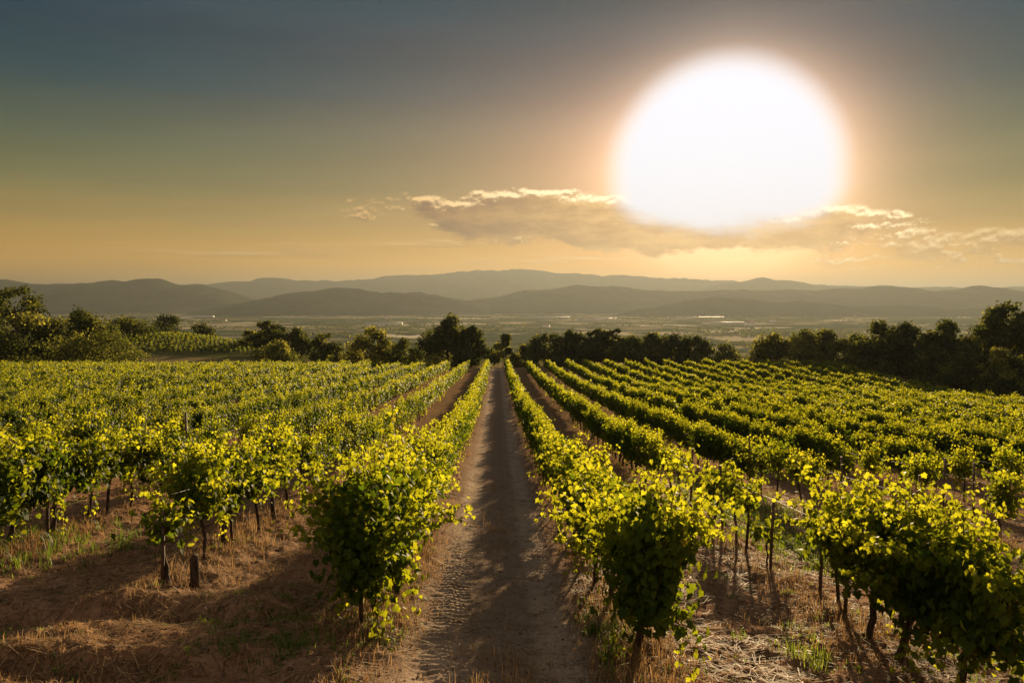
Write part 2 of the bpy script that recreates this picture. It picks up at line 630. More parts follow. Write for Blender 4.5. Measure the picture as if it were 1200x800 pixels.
M['rooft'] = mat_plain('clay_roof', (0.30, 0.14, 0.08), (0.40, 0.21, 0.13), 0.5, 0.9)
M['film'] = mat_plain('greenhouse_film', (0.32, 0.31, 0.28), (0.40, 0.39, 0.36), 0.1, 0.6, 0.3)

# ------------------------------------------------------------------ ground, track, valley
YS = [3.4]
while YS[-1] < 22: YS.append(YS[-1] + 0.0036 * YS[-1] + 0.002)
YS[-1] = 22.0
YS = np.array(YS)
half = [0.85]
while half[-1] < 16: half.append(half[-1] + 0.03 + 0.006 * max(0, half[-1] - 4))
half[-1] = 16.0
half = np.array(half)
XN = np.concatenate([-half[::-1], half])
in_lane = lambda x, y: np.abs(x) < 0.84
near_p = grid(XN, YS, land, lambda x, y: ~in_lane(x, y))
xm = np.unique(np.concatenate([np.arange(-96, 97, 1.0), [-16, 16, -0.85, 0.85]]))
ym = np.unique(np.concatenate([np.arange(-30, 3.4, 1.5), [3.4], np.arange(4, 22, 1.0), np.arange(22, 132, 0.8), [132]]))
mid_p = grid(xm, ym, land, lambda x, y: ~((np.abs(x) < 15) & (y > 4.2) & (y < 21)) & ~in_lane(x, y))
V, fs = merge([near_p, mid_p])
tag(link('ground', mesh('ground', V, fs, smooth=True), M['soil']), kind='structure')
XL = np.linspace(-0.85, 0.85, 96)
lane_n = grid(XL, YS, land)
lane_m = grid(np.linspace(-0.85, 0.85, 9), ym, land, lambda x, y: ~((y > 4.2) & (y < 21)))
V, fs = merge([lane_n, lane_m])
tag(link('dirt_track', mesh('dirt_track', V, fs, smooth=True), M['soil']), kind='structure')


def geo(a, b, q):
    o = [a]
    while o[-1] < b: o.append(o[-1] * q + 1)
    o[-1] = b
    return np.array(o)


xo = geo(96, 22000, 1.07)
xv = np.unique(np.concatenate([-xo, xo, np.arange(-96, 97, 4.0)]))
yv = np.unique(np.concatenate([-30 - geo(1, 600, 1.5), [-30], np.arange(-26, 132, 4.0), geo(132, 24000, 1.035)]))
inside = lambda x, y: (np.abs(x) < 96) & (y > -30) & (y < 132)
V, fs = grid(xv, yv, land, lambda x, y: ~inside(x, y))
tag(link('valley', mesh('valley', V, fs, smooth=True), M['valley']), kind='structure')


# ------------------------------------------------------------------ hills and mountains
def ray(px, py):
    """world direction of a photo pixel (1200 x 800)"""
    xc, yc = (px - 600) / F, (400 - py) / F
    p, w = R(PITCH), R(YAW)
    f = np.array([0, math.cos(p), -math.sin(p)])
    u = np.array([0, math.sin(p), math.cos(p)])
    d = f + xc * np.array([1.0, 0, 0]) + yc * u
    return np.array([d[0] * math.cos(w) + d[1] * math.sin(w), -d[0] * math.sin(w) + d[1] * math.cos(w), d[2]])


def at(px, y):
    d = ray(px, 400)
    return d[0] / d[1] * y


def z_at(px, py, y):
    d = ray(px, py)
    return CAM_Z + d[2] / d[1] * y


def ridge(name, prof, D, depth, seed, mat, rough=1.0):
    """a range of hills: crest heights along x at distance D, spurs running down to the valley on both sides"""
    prof = np.array(prof, float)
    xs_k = np.array([at(p, D) for p, _ in prof])
    zs_k = np.array([z_at(p, q, D) for p, q in prof])
    xs = np.linspace(xs_k[0], xs_k[-1], 420)
    zc = np.interp(xs, xs_k, zs_k)
    k = np.hanning(7); k /= k.sum()
    zc = np.convolve(np.pad(zc, 3, mode='edge'), k, mode='valid')
    zc = zc + rough * D / 4500 * (26 * fbm(xs / 170 + seed * 3, xs * 0 + seed, 4, 0.6) + 9 * fbm(xs / 36 + seed, xs * 0, 3))
    ys = D + depth * np.linspace(-1, 1, 61)
    Xg, Yg = np.meshgrid(xs, ys)
    cx = 170 * fbm(Xg / 600 + seed, Xg * 0 + seed, 3)        # the crest line wanders
    v = (Yg - D - cx * rough) / depth
    bell = np.exp(-(v * 1.9) ** 2) - np.exp(-1.9 ** 2)
    bell = np.maximum(bell, -0.02) / (1 - np.exp(-1.9 ** 2))
    base = -74.0
    spur = 1 + rough * 0.55 * fbm(Xg / 400 + seed, Yg / 950 + seed, 4) * np.clip(np.abs(v) * 3, 0, 1)
    end = smooth(0, 0.06, (Xg - xs[0]) / (xs[-1] - xs[0])) * smooth(0, 0.06, (xs[-1] - Xg) / (xs[-1] - xs[0]))
    Z = base + (zc[None] - base) * bell * spur * end + 9 * rough * fbm(Xg / 105 + seed, Yg / 105, 4) * bell
    V = np.stack([Xg, Yg, Z], -1).reshape(-1, 3)
    nx, ny = Xg.shape[1], Xg.shape[0]
    i, j = np.meshgrid(np.arange(nx - 1), np.arange(ny - 1))
    q = np.stack([j * nx + i, j * nx + i + 1, (j + 1) * nx + i + 1, (j + 1) * nx + i], -1).reshape(-1, 4)
    return tag(link(name, mesh(name, V, [q], smooth=True), mat), kind='structure')


ridge('mountains', [(-500, 340), (-100, 330), (60, 333), (130, 334), (220, 334), (275, 330), (318, 325), (350, 329), (400, 330), (450, 325), (520, 320), (560, 318), (612, 316), (660, 319), (705, 322),
                    (760, 324), (820, 328), (900, 333), (1000, 336), (1150, 340), (1700, 340)], 7600, 1350, 3.0, M['mount'], 1.0)
ridge('mountains', [(700, 352), (780, 345), (850, 332), (875, 329), (889, 325), (902, 329), (925, 329), (950, 334), (1000, 335), (1080, 337), (1160, 337), (1260, 334), (1400, 340), (1500, 352)], 6600, 1000, 8.0, M['mount'], 0.8)
ridge('hills', [(-500, 345), (-200, 332), (-60, 328), (0, 329), (40, 334), (90, 334), (140, 329), (172, 326), (190, 327), (212, 336), (240, 334), (265, 340), (300, 353), (340, 362)], 4500, 850, 1.0, M['hill'])
ridge('hills', [(235, 366), (270, 360), (310, 351), (345, 342), (375, 338), (400, 335), (425, 338), (450, 344), (490, 343), (520, 348), (545, 352), (590, 362)], 3800, 640, 12.0, M['hill'])
ridge('hills', [(460, 362), (540, 351), (580, 347), (620, 342), (650, 337), (672, 334), (700, 336), (730, 335), (760, 340), (830, 341), (900, 340), (960, 340), (1000, 339), (1025, 335), (1050, 337), (1090, 341),
                (1120, 339), (1148, 335), (1180, 339), (1230, 344), (1400, 340), (1600, 352)], 4300, 800, 21.0, M['hill'])
ridge('hills', [(700, 368), (760, 360), (800, 353), (835, 347), (870, 350), (910, 356), (940, 353), (990, 360), (1060, 358), (1110, 362), (1180, 362), (1300, 360)], 3300, 430, 33.0, M['hill'], 0.8)


# ------------------------------------------------------------------ leaves
def leaf_template(kind):
    if kind == 'hi':      # five-lobed vine leaf, petiole end at the origin, slightly cupped
        o = np.array([(0, 0.0), (0.22, -0.14), (0.46, -0.02), (0.40, 0.20), (0.60, 0.42), (0.36, 0.52), (0.24, 0.72), (0, 1.0),
                      (-0.24, 0.72), (-0.36, 0.52), (-0.60, 0.42), (-0.40, 0.20), (-0.46, -0.02), (-0.22, -0.14)])
        P = np.vstack([o, [(0, 0.40)]])
        z = 0.20 * np.abs(P[:, 0]) - 0.22 * (P[:, 1] - 0.3) ** 2
        n = len(o)
        f = np.array([(i, (i + 1) % n, n) for i in range(n)])
    elif kind == 'mid':
        P = np.array([(0, 0.0), (0.48, 0.0), (0.50, 0.50), (0, 1.0), (-0.50, 0.50), (-0.48, 0.0)])
        z = 0.25 * np.abs(P[:, 0]) - 0.15 * (P[:, 1] - 0.3) ** 2
        f = np.array([(0, 1, 2, 3), (0, 3, 4, 5)])
    else:
        P = np.array([(0, -0.05), (0.50, 0.35), (0, 1.0), (-0.50, 0.35)])
        z = np.array([0, 0.12, 0.0, 0.12])
        f = np.array([(0, 1, 2, 3)])
    return np.column_stack([P, z]), f


TPL = {k: leaf_template(k) for k in ('hi', 'mid', 'low')}


def unit(v): return v / (np.linalg.norm(v, axis=-1, keepdims=True) + 1e-9)


def leaves_mesh(L, kind):
    """L = (centres, normals, tip directions, sizes, tints) -> verts, faces, tint"""
    C, N, T, s, ti = L
    P, f = TPL[kind]
    N = unit(N)
    T = unit(T - N * np.sum(T * N, 1, keepdims=True))
    B = np.cross(T, N)
    V = C[:, None] + s[:, None, None] * (P[None, :, :1] * B[:, None] + P[None, :, 1:2] * T[:, None] + P[None, :, 2:] * N[:, None])
    k = len(P)
    Fc = (np.arange(len(C))[:, None, None] * k + f[None]).reshape(-1, f.shape[1])
    return V.reshape(-1, 3), [Fc], np.repeat(ti, k)


UP = np.array([0, 0, 1.0])
TYPES = {
    #         height cordon canes lean  span  droop fill leaf
    'bushy': dict(H=1.56, z0=0.66, nc=19, lean=0.26, span=0.50, droop=0.30, fill=170, hang=0.12),
    'hedge': dict(H=1.38, z0=0.58, nc=22, lean=0.10, span=0.56, droop=0.25, fill=300, hang=0.12),
    'loose': dict(H=1.46, z0=0.68, nc=11, lean=0.33, span=0.30, droop=0.60, fill=40, hang=0.12),
    'thin': dict(H=1.20, z0=0.70, nc=4, lean=0.28, span=0.16, droop=0.40, fill=6, hang=0.08),
    'small': dict(H=1.02, z0=0.52, nc=6, lean=0.55, span=0.12, droop=0.25, fill=14, hang=0.08),
    'young': dict(H=0.86, z0=0.42, nc=3, lean=0.12, span=0.06, droop=0.20, fill=8, hang=0.0),
}


def gen_vine(rng, typ, nleaf=70, leaf=0.074, frac=1.0, **over):
    p = dict(TYPES[typ]); p.update(over)
    H, z0 = p['H'], p['z0']
    C, N, T, s, ti, canes = [], [], [], [], [], []
    vt = (0.42 if typ in ('loose', 'thin', 'small', 'young') else 0.35) + rng.normal(0, 0.07)
    nc = max(2, int(round(p['nc'] * (1 if frac == 1 else 1))))
    side_bias = rng.normal(0, 0.06) + p.get('bias', 0.0)
    for i in range(nc):
        L = (H - z0) * (rng.uniform(0.80, 1.12) if typ == 'hedge' else rng.uniform(0.65, 1.22))
        st = np.array([rng.normal(0, 0.04), rng.uniform(-1, 1) * p['span'], z0 + rng.normal(0, 0.05)])
        dx, dy = float(np.clip(rng.normal(side_bias, p['lean']), -0.62, 0.62)), float(np.clip(rng.normal(0, 0.24), -0.5, 0.5))
        t = np.linspace(0.02, 1, 9)[:, None]
        lat = np.array([dx, dy, 0.0])
        ll = abs(dx) + 0.6 * abs(dy)
        hang = rng.uniform() < p['hang']
        if hang:
            L *= 1.15
            sg = math.copysign(1, dx)
            lat = np.array([sg * rng.uniform(0.25, 0.45), dy * 1.2, 0.0])
            Pc = st + L * (t * (1 - 0.45 * t) * lat * 1.2 + UP * (0.75 * t - 1.25 * t ** 2))
        else:
            Pc = st + L * (t * lat * 0.6 + t ** 2 * lat * 0.7 + UP * (t - p['droop'] * ll * 1.6 * t ** 2))
        canes.append(Pc)
        n = max(4, int(nleaf * frac * rng.uniform(0.85, 1.15) * (L / 0.95)))
        tt = np.sort(rng.uniform(0.0, 1, n))
        pc = np.stack([np.interp(tt, t[:, 0], Pc[:, k]) for k in range(3)], 1)
        a = rng.uniform(0, 2 * math.pi, n)
        o = np.stack([np.cos(a) * 1.15, np.sin(a) * 0.9, rng.normal(0, 0.35, n)], 1)
        o = unit(o)
        pc = pc + o * rng.uniform(0.03, 0.12, (n, 1))
        C.append(pc)
        N.append(o * 0.7 + UP * 0.45 + rng.normal(0, 0.38, (n, 3)))
        T.append(o * 0.6 - UP * 0.75 + rng.normal(0, 0.35, (n, 3)))
        s.append(leaf * rng.uniform(0.65, 1.12, n) * (1 - 0.45 * tt ** 3) / math.sqrt(frac))
        ti.append(np.where(rng.uniform(0, 1, n) < 0.012, 0.98, vt - 0.13 + rng.normal(0, 0.09, n) + 0.50 * tt ** 1.8))  # yellower young tips, contrast raised to paint sunlit tops over shaded sides
    nf = int(p['fill'] * 2.8 * frac)
    if nf:
        y = rng.uniform(-1, 1, nf) * (p['span'] + 0.05)
        z = rng.uniform(z0 - 0.12, z0 + (H - z0) * 0.72, nf)
        x = rng.normal(0, 0.14 if typ == 'hedge' else 0.17, nf)
        C.append(np.stack([x, y, z], 1))
        o = unit(np.stack([x * 4, rng.normal(0, 0.5, nf), rng.normal(0.2, 0.3, nf)], 1))
        N.append(o + rng.normal(0, 0.35, (nf, 3)))
        T.append(o * 0.3 - UP + rng.normal(0, 0.3, (nf, 3)))
        s.append(leaf * rng.uniform(0.8, 1.15, nf) / math.sqrt(frac))
        ti.append(vt - 0.24 + rng.normal(0, 0.10, nf))  # older inner leaves, tinted darker still to stand for shade inside the row
    L = (np.concatenate(C), np.concatenate(N), np.concatenate(T), np.concatenate(s), np.clip(np.concatenate(ti), 0, 1))
    # trunk and cordon
    nz = 8
    zz = np.linspace(-0.06, z0, nz)
    wob = np.cumsum(rng.normal(0, 0.014, (nz, 2)), 0)
    wob -= np.linspace(0, 1, nz)[:, None] * wob[-1]
    wob += rng.normal(0, 0.065, 2)[None] * (1 - np.linspace(0, 1, nz)[:, None])
    r = (0.031 if typ in ('bushy', 'hedge') else 0.028 if typ == 'small' else 0.021 if typ != 'young' else 0.013) * np.linspace(1.15, 0.8, nz) * rng.uniform(0.85, 1.15, nz)
    r[0] *= 1.3
    trunk = tube(np.column_stack([wob, zz]), r, 7)
    parts = []
    if typ != 'young':
        for sg in (-1, 1):
            sp = p['span']
            parts.append(tube([(0, 0, z0 - 0.05), (rng.normal(0, .01), sg * sp * 0.35, z0 + 0.02), (rng.normal(0, .02), sg * sp, z0 + 0.03)], [0.02, 0.016, 0.010], 5))
    for c in canes: parts.append(tube(c, np.linspace(0.005, 0.0022, len(c)), 4, cap=False))
    return L, trunk, merge(parts)


def build_vine(rng, typ, lod, **kw):
    L, tr, co = gen_vine(rng, typ, **kw)
    root = empty('grapevine')
    link('trunk', mesh('vine_trunk', *tr, smooth=True), M['bark'], root)
    link('cordon', mesh('vine_cordon', *co, smooth=True), M['cane'], root)
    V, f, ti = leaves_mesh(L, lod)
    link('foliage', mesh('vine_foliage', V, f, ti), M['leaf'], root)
    return root


# ------------------------------------------------------------------ plan of the vineyard
rng = np.random.RandomState(11)
ORD = ['', 'first', 'second', 'third', 'fourth', 'fifth', 'sixth', 'seventh', 'eighth', 'ninth', 'tenth', 'eleventh', 'twelfth', 'thirteenth', 'fourteenth', 'fifteenth',
       'sixteenth', 'seventeenth', 'eighteenth', 'nineteenth', 'twentieth']
END = 97.0
HAND = {      # vines at the head of the rows next to the track: (distance, type, tweaks)
    -1: [(7.30, 'bushy', dict(H=1.78, z0=0.52, lean=0.42, span=0.50, fill=300, nc=31, bias=-0.16)), (8.3, 'bushy', dict(H=1.62, z0=0.56, lean=0.26, fill=240)), (9.2, 'bushy', {}), (10.15, 'loose', dict(H=1.6, nc=15, fill=90)), (11.1, 'bushy', {}), (12.1, 'bushy', {})],
    1: [(6.43, 'bushy', dict(H=1.64, z0=0.50, lean=0.40, span=0.46, fill=320, nc=31)), (8.3, 'bushy', dict(H=1.50, nc=22, lean=0.22)), (9.3, 'bushy', dict(H=1.46)), (10.4, 'loose', dict(nc=14, fill=70)), (11.0, 'bushy', dict(H=1.4)), (12.0, 'bushy', {})],
    -2: [(8.44, 'small', {}), (9.65, 'loose', dict(nc=16, fill=110)), (10.6, 'bushy', dict(H=1.5)), (11.5, 'loose', dict(nc=15, fill=80)), (12.4, 'bushy', dict(H=1.52))],
    2: [(5.85, 'bushy', dict(H=1.46, z0=0.54, lean=0.34, fill=260, nc=26)), (6.70, 'bushy', dict(H=1.50, z0=0.54, lean=0.34, fill=260, nc=26)), (7.40, 'bushy', dict(H=1.66, z0=0.58, lean=0.34, nc=24)), (8.35, 'loose', dict(H=1.30, nc=16, fill=90)),
        (10.3, 'young', {}), (11.35, 'thin', dict(H=1.2)), (11.95, 'thin', {}), (12.75, 'thin', dict(nc=8, fill=30)), (13.5, 'thin', dict(H=1.15)), (15.6, 'thin', {}), (16.6, 'thin', dict(nc=9, fill=30)), (17.7, 'loose', {})],
    -3: [(9.1, 'bushy', dict(H=1.5)), (9.95, 'bushy', dict(H=1.55)), (10.8, 'bushy', dict(H=1.45)), (11.7, 'loose', dict(nc=15, fill=80)), (12.4, 'loose', {}), (13.1, 'loose', dict(nc=15, fill=80))],
    3: [(14.8, 'thin', dict(nc=9, fill=40)), (15.6, 'thin', dict(nc=9, fill=40)), (16.9, 'loose', {}), (17.9, 'loose', {})],
    4: [(13.0, 'loose', dict(lean=0.6)), (15.6, 'loose', dict(lean=0.6)), (17.6, 'loose', {})],
    5: [(14.0, 'loose', {}), (16.5, 'loose', {}), (18.0, 'loose', {})],
}
START = {-1: 13.1, 1: 13.4, -2: 13.3, 2: 19.0, -3: 14.0, 3: 19.2, 4: 18.9, 5: 18.9}
plants = []      # (row, d, type, tweaks)
for i in list(range(-25, 0)) + list(range(1, 18)):
    for d, ty, ov in HAND.get(i, []): plants.append((i, d, ty, ov))
    d = START.get(i, 10.5 + 0.8 * (abs(i) - 3) if i < 0 else 18.6)
    while d < END + rng.uniform(-0.8, 0.8):
        left = i < 0
        if d < 20 and left and i < -1: ty = rng.choice(['loose', 'bushy', 'hedge'], p=[0.65, 0.2, 0.15])
        elif d < 30 and left and i < -1: ty = rng.choice(['loose', 'hedge'], p=[0.2, 0.8])
        elif d < 19 and not left and i > 1: ty = 'loose'
        else: ty = 'hedge' if rng.uniform() < 0.9 else 'loose'
        if rng.uniform() > (0.09 if d < 18 and abs(i) > 1 else 0.02): plants.append((i, d, ty, {}))
        d += (1.12 if ty == 'loose' else 1.0) * rng.uniform(0.88, 1.12)


def in_view(x, y, margin=0.0):
    px = 600 + F * math.tan(math.atan2(x, y) - R(YAW))
    return -margin < px < 1200 + margin


info = []
for (i, d, ty, ov) in plants:
    x = row_x(i) + rng.normal(0, 0.03)
    if not in_view(x, d, 260 if d > 12 else 420): continue
    info.append(dict(row=i, d=d, ty=ty, ov=ov, x=x, seen=in_view(x, d, 25), size=1 / math.hypot(x, d)))
order = sorted([k for k in range(len(info)) if info[k]['seen']], key=lambda k: -info[k]['size'])
solo = set(order[:300])

# prototypes for the individual vines farther back, and for the mass behind them
PROTO = {}
for ty in ('bushy', 'hedge', 'loose', 'thin'):
    PROTO[ty] = [build_vine(rng, ty, 'mid', nleaf=66) for _ in range(7 if ty != 'thin' else 2)]
used = {id(r): False for v in PROTO.values() for r in v}

LOOK = {'bushy': 'bushy green grapevine', 'hedge': 'dense leafy grapevine', 'loose': 'loose yellow-green grapevine with drooping shoots', 'thin': 'thin sparse grapevine', 'small': 'small stunted grapevine on a thick trunk',
        'young': 'very young thin grapevine'}
SHORT = {'bushy': 'bushy grapevine', 'hedge': 'dense grapevine', 'loose': 'straggly yellow-green grapevine', 'thin': 'thin grapevine', 'small': 'small stunted grapevine', 'young': 'young thin grapevine'}
SPECIAL = {(-1, 1): 'big bushy grapevine at the near left corner of the dirt track',
           (1, 1): 'big bushy grapevine at the near right corner of the dirt track',
           (-2, 1): 'small stunted yellow-green grapevine standing alone on bare soil at the left',
           (2, 1): 'dark bushy grapevine cut by the bottom right corner of the photo',
           (2, 5): 'very young thin grapevine tied to a stake, between bushy and sparse vines on the right'}
by_row = {}
for k in sorted(solo, key=lambda k: info[k]['d']):
    by_row.setdefault(info[k]['row'], []).append(k)
n_solo = 0
vines_rest = {'mid': [], 'low': []}
for i, ks in by_row.items():
    side = 'right' if i > 0 else 'left'
    rowname = f'{ORD[abs(i)]} row {side} of the track'
    for n, k in enumerate(ks, 1):
        v = info[k]
        zb = float(land(v['x'], v['d'])) - 0.01
        if v['d'] < 14.5 and abs(i) <= 4 or v['ov'] or v['ty'] in ('small', 'young'):
            r = build_vine(rng, v['ty'], 'hi' if v['d'] < 14 else 'mid', nleaf=82 if v['d'] < 14 else 68, **v['ov'])
            r.location = (v['x'], v['d'], zb)
            r.rotation_euler = (0, 0, rng.normal(0, 0.06))
        else:
            ps = PROTO[v['ty']]
            p = ps[rng.randint(len(ps))]
            rz = rng.normal(0, 0.10) + (math.pi if rng.uniform() < 0.5 else 0)
            sc = (rng.uniform(0.85, 1.15), rng.uniform(0.95, 1.1), rng.uniform(0.80, 1.14) if v['ty'] == 'loose' else rng.uniform(0.90, 1.08))
            sc = (sc[0] * (0.72 if i < -1 else 0.85), sc[1], sc[2] * (0.88 if i < -1 else 0.97))
            if used[id(p)]: r = copy_thing(p, (v['x'], v['d'], zb), rz, sc)
            else:
                used[id(p)] = True
                r = p
                r.location = (v['x'], v['d'], zb); r.rotation_euler = (0, 0, rz); r.scale = sc
        if (i, n) in SPECIAL: lab, grp = SPECIAL[(i, n)], 'grapevines in the near rows'
        elif n <= 6 and (v['d'] < 20 or abs(i) <= 2):
            lab, grp = f'{SHORT[v["ty"]]}, {ORD[n]} from the near end of the {rowname}', 'grapevines in the near rows'
        else:
            lab, grp = f'leafy grapevine in the middle stretch of the {rowname}', f'grapevines in the middle stretch of the {rowname}'
        tag(r, lab, 'grapevine', grp)
        n_solo += 1
for v in PROTO.values():
    for r in v:
        if not used[id(r)]:
            for c in list(r.children): bpy.data.objects.remove(c)
            bpy.data.objects.remove(r)

# everything past the 300 that show largest, as one mass
lowP = {}
for lod, fr in (('mid', 0.50), ('far', 0.30), ('vfar', 0.20)):
    for ty in ('hedge', 'loose'):
        pl = []
        for _ in range(12):
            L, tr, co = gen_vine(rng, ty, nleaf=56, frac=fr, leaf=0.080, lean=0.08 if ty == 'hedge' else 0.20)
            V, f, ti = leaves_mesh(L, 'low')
            tV, tf = tube(np.array([(0, 0, -0.05), (0.02, 0.01, 0.35), (0, 0, 0.7)]), [0.035, 0.03, 0.028], 4, cap=False)
            pl.append((V, f[0], ti, tV, tf[0]))
        lowP[lod, ty] = pl
rest = [info[k] for k in range(len(info)) if k not in solo]
mx_, my_ = MOUND
for ri in range(-13, 14):                # the little plot of vines on the mound behind
    for q in np.arange(-24, 24, 0.9):
        a = 1.40
        x = mx_ + ri * 1.7 * math.cos(a) - q * math.sin(a)
        y = my_ + ri * 1.7 * math.sin(a) + q * math.cos(a)
        if ((x - mx_) / 24) ** 2 + ((y - my_) / 19) ** 2 < 1 and y < my_ + 8:
            rest.append(dict(row=0, d=y, ty='hedge', x=x + rng.normal(0, 0.1), size=0))
Vs, Ts, Fs, off = [], [], [], 0
tVs, tFs, toff = [], [], 0
for v in rest:
    lod = 'mid' if v['d'] < 34 else 'far' if v['d'] < 60 else 'vfar'
    ty = v['ty'] if v['ty'] in ('hedge', 'loose') else 'hedge'
    V, f, ti, tV, tf = lowP[lod, ty][rng.randint(12)]
    a = rng.normal(0, 0.12) + (math.pi if rng.uniform() < 0.5 else 0)
    c, s = math.cos(a), math.sin(a)
    A = np.array([[c, s, 0], [-s, c, 0], [0, 0, 1]])
    sc = np.array([rng.uniform(0.9, 1.2), rng.uniform(0.95, 1.15), rng.uniform(0.85, 1.12)]) * (0.65 if v['row'] == 0 else 1) * np.array((0.66, 1, 0.86) if v['row'] < -1 else (0.80, 1, 0.95))
    P0 = np.array([v['x'], v['d'], float(land(v['x'], v['d'])) - 0.01])
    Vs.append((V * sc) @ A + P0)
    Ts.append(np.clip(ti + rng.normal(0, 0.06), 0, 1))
    Fs.append(f + off); off += len(V)
    if v['d'] < 40:
        tVs.append(tV + P0); tFs.append(tf + toff); toff += len(tV)
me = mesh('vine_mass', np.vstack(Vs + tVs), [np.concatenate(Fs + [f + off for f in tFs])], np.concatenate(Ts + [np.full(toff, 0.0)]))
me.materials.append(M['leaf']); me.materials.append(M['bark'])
mi = np.zeros(len(me.polygons), np.int32)
nl = sum(len(f) for f in Fs)
mi[nl:] = 1
me.polygons.foreach_set('material_index', mi)
o = link('distant_vines', me, None)
tag(o, 'rows of yellow-green vines filling the vineyard up to the trees', 'vines', kind='stuff')
print('vines: solo', n_solo, 'rest', len(rest), 'quads', nl)


# ------------------------------------------------------------------ stakes and wires
def make_stake(h, r=0.02):
    root_me = tube([(0, 0, -0.1), (0, 0, h * 0.5), (0.004, 0, h)], [r, r, r * 0.95], 6)
    return root_me


ST = [  # (row, d, height, label)
    (-1, 7.05, 0.95, 'dark stake beside the big bushy vine at the near left corner of the track'),
    (2, 8.05, 1.05, 'dark stake under the drooping leaves of the bushy vines at the lower right'),
    (2, 8.75, 0.95, 'short dark stake left of the bushy vines at the lower right'),
    (2, 10.22, 0.85, 'dark stake that the very young thin vine is tied to'),
    (2, 12.55, 1.05, 'dark stake between the thin vines of the second row right of the track'),
    (2, 14.6, 1.15, 'bare dark stake in the gap of the second row right of the track'),
    (3, 13.75, 1.18, 'tall bare stake in front of the two thin vines of the third right row'),
    (3, 11.0, 1.15, 'bare stake behind the bushy vines at the lower right'),
    (4, 13.7, 1.15, 'bare stake nearest the right edge of the photo'),
    (4, 14.6, 1.12, 'bare stake among wires of the fourth row right of the track'),
    (5, 15.2, 1.10, 'bare stake in the thin stretch of the fifth row right of the track'),
    (3, 18.4, 1.2, 'stake at the thin end of the third row right of the track'),
    (-2, 8.38, 0.72, 'short stake leaning on the trunk of the small stunted vine at left'),
    (-2, 10.75, 1.1, 'dark stake in the second row left of the track'),
    (-2, 15.6, 1.2, 'farther dark stake in the second row left of the track'),
    (-3, 10.55, 1.1, 'dark stake among the vines of the third row at the left edge'),
    (-3, 15.4, 1.35, 'tall dark stake in the gap of the third row left of the track'),
    (-4, 16.8, 1.25, 'dark stake in the fourth row left of the track'),
]
for i, d, h, lab in ST:
    x = row_x(i) + rng.normal(0, 0.03)
    z = float(land(x, d))
    V, f = make_stake(h + 0.1)
    o = link('vine_stake', mesh('vine_stake', V, f, smooth=True), M['metal'], loc=(x, d, z))
    o.rotation_euler = (rng.normal(0, 0.025), rng.normal(0, 0.025), 0)
    tag(o, lab, 'stake', 'metal stakes in the vine rows')
# weathered stump of an old vine next to the small one
x, d = row_x(-2) + 0.28, 8.62
V, f = tube([(0, 0, -0.05), (0.01, 0, 0.12), (0.0, 0.01, 0.30), (0.02, 0, 0.36)], [0.06, 0.052, 0.05, 0.03], 8)
o = link('vine_stump', mesh('vine_stump', V, f, smooth=True), M['bark'], loc=(x, d, float(land(x, d))))
tag(o, 'short dark dead vine stump beside the small stunted vine', 'stump')


def wire(name, i, d0, d1, h, r, mat, lab, cat, sag=0.03):
    ys = np.arange(d0, d1, 0.5)
    x = row_x(i) + 0.03
    zs = ground_z(np.full_like(ys, x), ys) + h - sag * np.abs(np.sin((ys - d0) / 4.6 * math.pi)) + 0.05
    V, f = tube(np.column_stack([np.full_like(ys, x), ys, zs]), r, 5)
    tag(link(name, mesh(name, V, f, smooth=True), mat), lab, cat, 'trellis wires and hoses along the rows')


for i in (-3, -2, -1, 1, 2, 3, 4, 5):
    side = 'right' if i > 0 else 'left'
    s0 = {1: 6.4, -1: 7.1, 2: 5.8, -2: 8.4, -3: 9.2, 3: 11.0, 4: 11.5, 5: 13.0}[i]
    wire('trellis_wire', i, s0, 34, 0.98, 0.0022, M['wire'], f'upper thin wire strung along the {ORD[abs(i)]} row {side} of the track', 'wire')
    wire('drip_hose', i, s0, 34, 0.48, 0.006, M['hose'], f'black drip hose hung low along the {ORD[abs(i)]} row {side} of the track', 'hose', 0.05)


